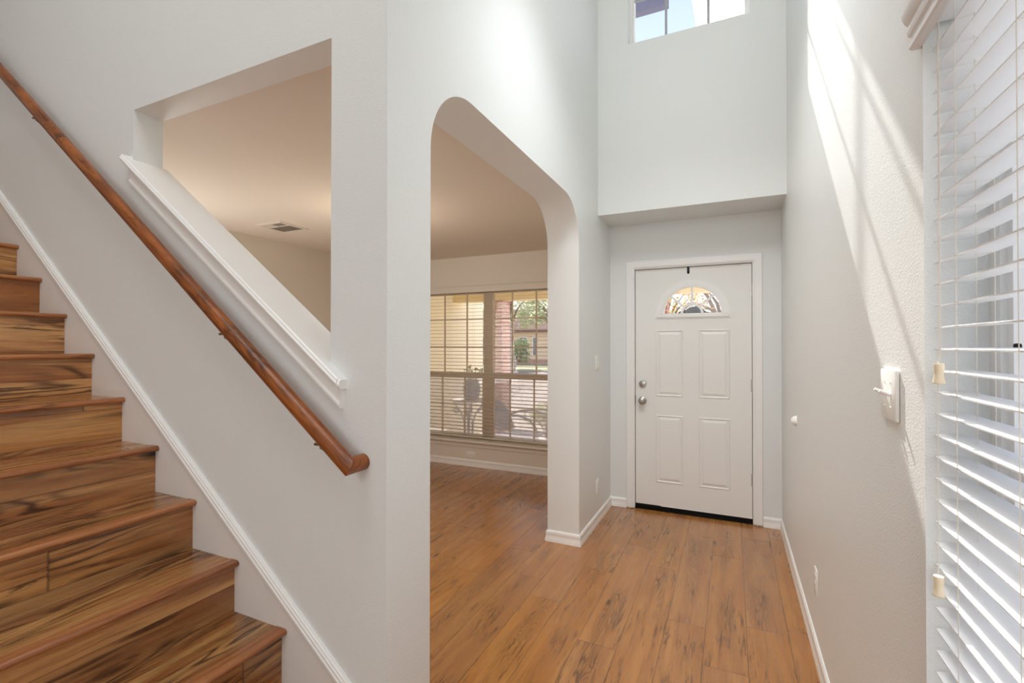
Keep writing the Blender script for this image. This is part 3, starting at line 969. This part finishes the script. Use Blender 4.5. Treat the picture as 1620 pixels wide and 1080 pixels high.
def outlet(label, origin, along, nrm, horizontal=False):
    """duplex outlet: along = unit vector of the plate's width, nrm = out of the wall."""
    t = thing('power_outlet', origin, label, 'outlet')
    o, A, N = Vector(origin), Vector(along), Vector(nrm)
    Z = Vector((0, 0, 1))
    if horizontal: A, Z = Z, A

    def bx(m, u0, u1, v0, v1, d0, d1, bev):
        c = [o + A * u + Z * v + N * d for u in (u0, u1) for v in (v0, v1) for d in (d0, d1)]
        xs, ys, zs = [p.x for p in c], [p.y for p in c], [p.z for p in c]
        m.box(min(xs), max(xs), min(ys), max(ys), min(zs), max(zs), bev, 2)
    m = MB(); bx(m, -.035, .035, -.058, .058, .0004, .0062, .0025)
    m.build('cover_plate', M['plate'], t, True, 40)
    for s_ in (-1, 1):
        m = MB(); bx(m, -.0165, .0165, s_ * .0195 - .014, s_ * .0195 + .014, .006, .0078, .0008)
        r = m.build('receptacle', M['plate'], t)
        m = MB()
        for u in (-.0065, .0065): bx(m, u - .0012, u + .0012, s_ * .0195 - .002, s_ * .0195 + .007, .0076, .0081, 0)
        bx(m, -.002, .002, s_ * .0195 - .010, s_ * .0195 - .006, .0076, .0081, 0)
        m.build('slots', M['dark'], r, False)
    return t
outlet('white power outlet low on the wall left of the front door', (XL, 3.752, .290), (0, 1, 0), (1, 0, 0))
outlet('white power outlet low on the right foyer wall near the baseboard', (XR, 2.566, .343), (0, 1, 0), (-1, 0, 0))
outlet('white sideways power outlet under the living room window', (-2.787, YLV, .137), (1, 0, 0), (0, -1, 0), True)

tag(MB().lathe([(0, 0), (.030, 0), (.030, .004), (.028, .010), (.022, .020), (.013, .027), (.006, .0295), (0, .030)], (XR - .0003, 3.298, .972), '-x', 28).build('door_bumper', M['plate'], None, True, 40),
    'round white door bumper knob on the right wall', 'door stop')

t = thing('air_vent', (-3.611, 2.945, ZC), 'white louvred air vent in the living room ceiling', 'vent')
m = MB()
vx0, vx1, vy0, vy1 = -3.765, -3.457, 2.795, 3.098
zf = ZC - .0005
m.prism([(vx0, vy0), (vx1, vy0), (vx1 - .03, vy0 + .03), (vx0 + .03, vy0 + .03)], 'z', zf - .006, zf)
m.prism([(vx0, vy1), (vx1, vy1), (vx1 - .03, vy1 - .03), (vx0 + .03, vy1 - .03)], 'z', zf - .006, zf)
m.prism([(vx0, vy0), (vx0 + .03, vy0 + .03), (vx0 + .03, vy1 - .03), (vx0, vy1)], 'z', zf - .006, zf)
m.prism([(vx1, vy0), (vx1 - .03, vy0 + .03), (vx1 - .03, vy1 - .03), (vx1, vy1)], 'z', zf - .006, zf)
m.box(vx0 + .03, vx1 - .03, 2.905, 2.915, zf - .0058, zf - .0008).box(-3.620, -3.612, vy0 + .03, 2.905, zf - .0058, zf - .0008)
m.build('frame', M['vent'], t, False)
m = MB()
n = 22
for i in range(n):
    y = 2.922 + (vy1 - .034 - 2.922) * i / (n - 1)
    m.prism([(y - .0035, zf - .005), (y - .0027, zf - .005), (y + .0035, zf - .001), (y + .0027, zf - .001)], 'x', vx0 + .03, vx1 - .03)
for i in range(9):
    x = vx0 + .036 + .013 * i
    if abs(x + 3.616) < .006: continue
    m.prism([(x - .0045, zf - .005), (x - .0037, zf - .005), (x + .0045, zf - .001), (x + .0037, zf - .001)], 'y', vy0 + .03, 2.904)
m.build('louvres', M['vent'], t, False)
MB().box(vx0 + .02, vx1 - .02, vy0 + .02, vy1 - .02, zf - .0008, zf - .0002).build('duct_opening', M['duct'], t, False)

# warm ceiling lamp of the living room (hidden behind the pillar)
LMP = (-2.50, 2.86)
t = thing('ceiling_lamp', (LMP[0], LMP[1], ZC), 'warm dome lamp on the living room ceiling behind the pillar', 'lamp')
MB().lathe([(0, 0), (.10, 0), (.10, -.02), (.085, -.028), (0, -.028)], (LMP[0], LMP[1], ZC - .0005), 'z', 32).build('base', M['nickel'], t)
MB().lathe([(.082, -.028), (.080, -.05), (.062, -.078), (.03, -.094), (0, -.098)], (LMP[0], LMP[1], ZC), 'z', 32).build('lamp_shade', M['lamp_glass'], t)
point('living_lamp_glow', (LMP[0], LMP[1], ZC - .45), 6, (1, .86, .70), .10)

# ================================================================ OUTSIDE
GZ = -.14
struct(MB().box(-4.0, 2.2, YLVO, 6.75, GZ - .2, -.05).box(XL, 2.2, YD + .15, YLVO, GZ - .2, -.05).build('porch_floor', M['concrete'], None, False), 'pale concrete porch floor')
struct(MB().box(-4.0, 2.2, YLVO, 6.75, 2.32, 2.46).box(XLB, 2.2, YD + .15, YLVO, 2.32, 2.46).build('porch_ceiling', M['cream_siding'], None, False), 'cream porch ceiling')
struct(MB().box(-4.0, 2.2, 6.40, 6.62, 2.10, 2.319).build('porch_beam', M['yellow_beam'], None, False), 'yellow-cream beam along the porch edge')
struct(MB().box(-4.3, -4.0, YLVO, 7.40, GZ, 2.46).build('wall_garage', M['cream_siding'], None, False), 'cream garage wall at the left end of the porch')
for cx, lb in ((-3.262, 'rose brick porch column seen through the living room window'), (-.90, 'rose brick porch column seen through the fan window of the door')):
    t = thing('porch_column', (cx, 6.51, -.05), lb, 'column')
    MB().box(cx - .145, cx + .145, 6.37, 6.65, .25, 2.099).build('shaft', M['brick'], t, False)
    MB().box(cx - .17, cx + .17, 6.345, 6.675, -.05, .25, .006, 1).build('plinth', M['brick'], t, False)
struct(MB().box(-60, 60, 6.75, 21.5, GZ - .2, GZ - .01).build('driveway', M['concrete'], None, False), 'pale pinkish concrete driveway')
struct(MB().box(-60, 60, 21.5, 27, GZ - .2, GZ - .06).build('street', M['street'], None, False), 'pale street beyond the driveway')
struct(MB().box(-60, 60, 27, 70, GZ - .2, GZ).build('lawn', M['lawn'], None, False), 'dry pale lawn across the street')

# neighbour's house
HX0, HX1, HY, HZ = -24, -8, 36, 2.55
t = thing('house', (-16, HY, GZ), 'tan single-storey house across the street', 'house')
MB().box(HX0, HX1, HY, HY + 8, GZ, HZ).build('walls', M['house_wall'], t, False)
MB().prism([(HY - .6, HZ - .05), (HY + 8.6, HZ - .05), (HY + 8.6, HZ + .1), (HY + 4, HZ + 2.2), (HY - .6, HZ + .12)], 'x', HX0 - .5, HX1 + .5).build('roof', M['house_roof'], t, False)
for (a, b) in ((-17.5, -17.05), (-15.95, -15.35), (-14.75, -14.45), (-13.3, -12.6), (-20.5, -19.3)):
    w = MB().box(a - .08, b + .08, HY - .06, HY + .02, .55, 2.12).build('window_frame', M['trim'], t, False)
    MB().box(a, b, HY - .08, HY - .05, .63, 2.04).build('pane', M['house_window'], w, False)
MB().box(HX0, HX1, HY - .35, HY - .02, GZ, .25).build('foundation_bed', M['brick'], t, False)


def leaf_cloud(m, centres, n, size, rng, squash=.8):
    for _ in range(n):
        c, r = centres[rng.randrange(len(centres))]
        while True:
            v = Vector((rng.uniform(-1, 1), rng.uniform(-1, 1), rng.uniform(-1, 1)))
            if .15 < v.length < 1: break
        p = Vector(c) + Vector((v.x * r, v.y * r, v.z * r * squash))
        a = Vector((rng.gauss(0, 1), rng.gauss(0, 1), rng.gauss(0, .7))).normalized()
        b = a.cross(Vector((rng.gauss(0, 1), rng.gauss(0, 1), rng.gauss(0, 1)))).normalized()
        s = size * rng.uniform(.6, 1.3)
        m.bm.faces.new([m.bm.verts.new(p + w) for w in (-a * s, b * s * .32, a * s, -b * s * .32)])


def tree(x, y, h, crown_r, n, size, mat, label, seed, group=None, name='tree', trunk_r=.12):
    rng = random.Random(seed)
    t = thing(name, (x, y, GZ), label, 'tree', group)
    m = MB()
    m.tube([(x, y, GZ - .02), (x + .1, y, h * .3), (x - .05, y + .1, h * .6), (x, y, h * .85)], [trunk_r, trunk_r * .8, trunk_r * .55, trunk_r * .2], 10)
    cs = []
    for i in range(9):
        a = rng.uniform(0, 6.28); rr = crown_r * rng.uniform(.3, .8); zz = h * rng.uniform(.45, .95)
        c = (x + rr * math.cos(a), y + rr * math.sin(a), zz)
        cs.append((c, crown_r * rng.uniform(.35, .55)))
        m.tube([(x, y, h * .35), ((x + c[0]) / 2, (y + c[1]) / 2, (h * .45 + zz) / 2), c], [trunk_r * .45, trunk_r * .3, trunk_r * .08], 7)
    m.build('trunk', M['bark'], t)
    m = MB()
    leaf_cloud(m, cs, n, size, rng)
    m.build('crown', mat, t, False)
    return t
tree(-8.5, 18.0, 5.4, 2.4, 3200, .11, M['leaf'], 'pale grey-green tree leaning over the driveway', 3)
tree(-11.0, 31, 6.8, 2.8, 2600, .17, M['leaf'], 'feathery pale tree in front of the tan house', 11)
tree(-21.5, 31, 6.8, 2.8, 1600, .24, M['leaf_dark'], 'darker green tree at the left end of the tan house', 21)
tree(-2.2, 17.5, 5.0, 1.7, 700, .07, M['leaf'], 'pale tree seen through the left panes of the fan window', 8)
tree(-.1, 11.6, 4.6, 1.3, 1300, .055, M['leaf_ochre'], 'ochre leaved tree seen through the right panes of the fan window', 9)


def shrub(name, x, y, z0, h, r, n, size, mat, label, seed, cat='shrub'):
    rng = random.Random(seed)
    t = thing(name, (x, y, z0), label, cat)
    m = MB(); cs = []
    for i in range(8):
        a = rng.uniform(0, 6.28); rr = r * rng.uniform(.2, .75); zz = z0 + h * rng.uniform(.45, .95)
        c = (x + rr * math.cos(a), y + rr * math.sin(a), zz)
        m.tube([(x, y, z0 - .005), ((x * 2 + c[0]) / 3, (y * 2 + c[1]) / 3, (z0 * .4 + zz * .6)), c], [.014 * h + .003, .009 * h + .002, .002], 6)
        cs.append((c, r * .42))
    m.build('stems', M['bark'], t)
    m = MB(); leaf_cloud(m, cs, n, size, rng, .9); m.build('leaves', mat, t, False)
    return t
shrub('shrub', -11.75, 25.6, GZ - .06, 1.75, 1.1, 1800, .11, M['leaf_dark'], 'rounded dark green shrub on the lawn before the tan house', 5)
shrub('flower_shrub', -2.75, 7.3, GZ - .01, .62, .42, 420, .045, M['leaf'], 'low small-leaved shrub at the porch edge', 6)

# patio table with a pot plant
TX, TY = -3.20, 5.52
t = thing('patio_table', (TX, TY, -.05), 'small round wrought iron patio table with scrolled legs', 'table')
MB().lathe([(0, .0), (.215, 0), (.222, .008), (.215, .024), (.19, .028), (0, .028)], (TX, TY, .675), 'z', 40).build('table_top', M['stone_top'], t)
for i in range(4):
    a = math.radians(20 + 90 * i)
    c, s_ = math.cos(a), math.sin(a)
    p = lambda r, z: (TX + c * r, TY + s_ * r, z)
    m = MB()
    m.tube([p(.20, .672), p(.165, .60), p(.10, .52), p(.06, .40), p(.055, .25), p(.09, .10), p(.17, -.02), p(.20, -.043)], .009, 8)
    sc = [p(.17 + .045 * math.cos(b) * (1 - b / 16), .55 + .045 * math.sin(b) * (1 - b / 16)) for b in [k * .5 for k in range(20)]]
    m.tube(sc, .006, 7)
    sc = [p(.12 + .05 * math.cos(b) * (1 - b / 16), .13 + .05 * math.sin(b) * (1 - b / 16)) for b in [k * .5 for k in range(20)]]
    m.tube(sc, .006, 7)
    m.build('leg', M['iron'], t)
m = MB()
for i in range(6):
    a = math.radians(60 * i)
    m.tube([(TX + .05 * math.cos(a), TY + .05 * math.sin(a), z_) for z_ in (.10, .35, .672)], .006, 7)
m.build('centre_spindles', M['iron'], t)
PX, PY = TX + .06, TY - .02
t = thing('planter', (PX, PY, .703), 'grey bulbous pot of wispy plants on the patio table', 'planter')
MB().lathe([(0, 0), (.075, 0), (.10, .05), (.118, .12), (.110, .19), (.085, .225), (.095, .245), (.085, .245), (.075, .225), (0, .215)], (PX, PY, .7035), 'z', 32).build('pot', M['pot'], t)
rng = random.Random(2)
m = MB(); tips = []
for i in range(16):
    a = rng.uniform(0, 6.28); r = rng.uniform(.05, .17); h = rng.uniform(.10, .22)
    e = (PX + r * math.cos(a), PY + r * math.sin(a), .915 + h)
    m.tube([(PX + .03 * math.cos(a), PY + .03 * math.sin(a), .91), (PX + r * .6 * math.cos(a), PY + r * .6 * math.sin(a), .915 + h * .7), e], [.004, .003, .001], 5)
    tips.append((e, .035))
leaf_cloud(m, tips, 140, .022, rng)
m.build('plant', M['leaf_dark'], t, False)

# patio chair, low sling lounge facing right
CXX, CYY = -2.62, 5.72
t = thing('patio_chair', (CXX, CYY, -.05), 'low grey sling patio chair with curved arms', 'chair')
m = MB()
# back: rounded shell, seen from behind-side
rows = []
for i in range(9):
    v = i / 8
    zc_ = .28 + .40 * v
    wd = .25 * math.sqrt(max(.05, 1 - (max(0, v - .35) / .68) ** 2.2))
    rows.append((CXX - .10 - .16 * v, zc_, wd))
bmv = []
for (xx, zz, wd) in rows:
    bmv.append([m.bm.verts.new((xx - .05 * (1 - (k / 5 - 1) ** 2), CYY + wd * (k / 5 - 1), zz)) for k in range(11)])
for a, b in zip(bmv, bmv[1:]):
    for k in range(10): m.bm.faces.new((a[k], a[k + 1], b[k + 1], b[k]))
g = bmesh.ops.solidify(m.bm, geom=m.bm.faces[:], thickness=.018)
m.build('backrest', M['mesh_fabric'], t, True, 60)
MB().box(CXX - .14, CXX + .36, CYY - .25, CYY + .25, .235, .265, .012).build('seat', M['mesh_fabric'], t)
for s_ in (-1, 1):
    m = MB(); yy = CYY + s_ * .275
    m.tube([(CXX - .20, yy, .46), (CXX - .02, yy, .52), (CXX + .18, yy, .54), (CXX + .33, yy, .50), (CXX + .42, yy, .40), (CXX + .44, yy, .27), (CXX + .42, yy, .12), (CXX + .36, yy, -.046)], .016, 10)
    m.tube([(CXX - .20, yy, .46), (CXX - .17, yy, .25), (CXX - .26, yy, -.046)], .016, 10)
    m.tube([(CXX - .17, yy, .25), (CXX + .43, yy, .25)], .014, 10)
    m.build('arm_frame', M['iron'], t)

# wreath on the outside of the door
WCZ = 1.603
wy = YF + .044 + .055
tw = MB()
rng = random.Random(12)
for k in range(5):
    R0 = .120 + rng.uniform(-.015, .015)
    pts = [(-.300 + (R0 + .012 * math.sin(5 * a + k)) * math.cos(a), wy + .02 * math.sin(3 * a + k * 1.3), WCZ + (R0 + .012 * math.sin(5 * a + k)) * math.sin(a)) for a in [2 * math.pi * i / 40 for i in range(41)]]
    tw.tube(pts, .022, 8)
for k in range(90):
    a = rng.uniform(0, 6.28); r = .120 + rng.uniform(-.03, .03)
    p = Vector((-.300 + r * math.cos(a), wy + rng.uniform(-.03, .03), WCZ + r * math.sin(a)))
    d = Vector((-math.sin(a) + rng.uniform(-.5, .5), rng.uniform(-.3, .3), math.cos(a) + rng.uniform(-.5, .5))).normalized() * .05
    tw.tube([p - d, p + d], .003, 5)
t = thing('wreath', (-.300, wy, WCZ), 'dark twig wreath on the outside of the front door', 'wreath')
tw.build('twig_ring', M['twig'], t)
MB().tube([(-.300, wy - .045, 1.70), (-.31, wy - .048, 1.9), (-.329, wy - .05, DZ1)], .003, 6).build('hanging_cord', M['black'], t)

# what the high window looks out on
struct(MB().box(-3.2, -.534, 4.62, 4.70, 4.63, 4.84).build('roof_eave', M['eave'], None, False), 'slate blue roof eave outside the high window')
struct(MB().prism([(-.55 + (7.13 - 5.0) * .147, 5.0), (3.0, 5.0), (3.0, 9.4), (-.55 - (9.4 - 7.13) * .147, 9.4)], 'y', 9.0, 9.3).build('wall_gable', M['white_stucco'], None, False), 'white gable wall seen through the high window')
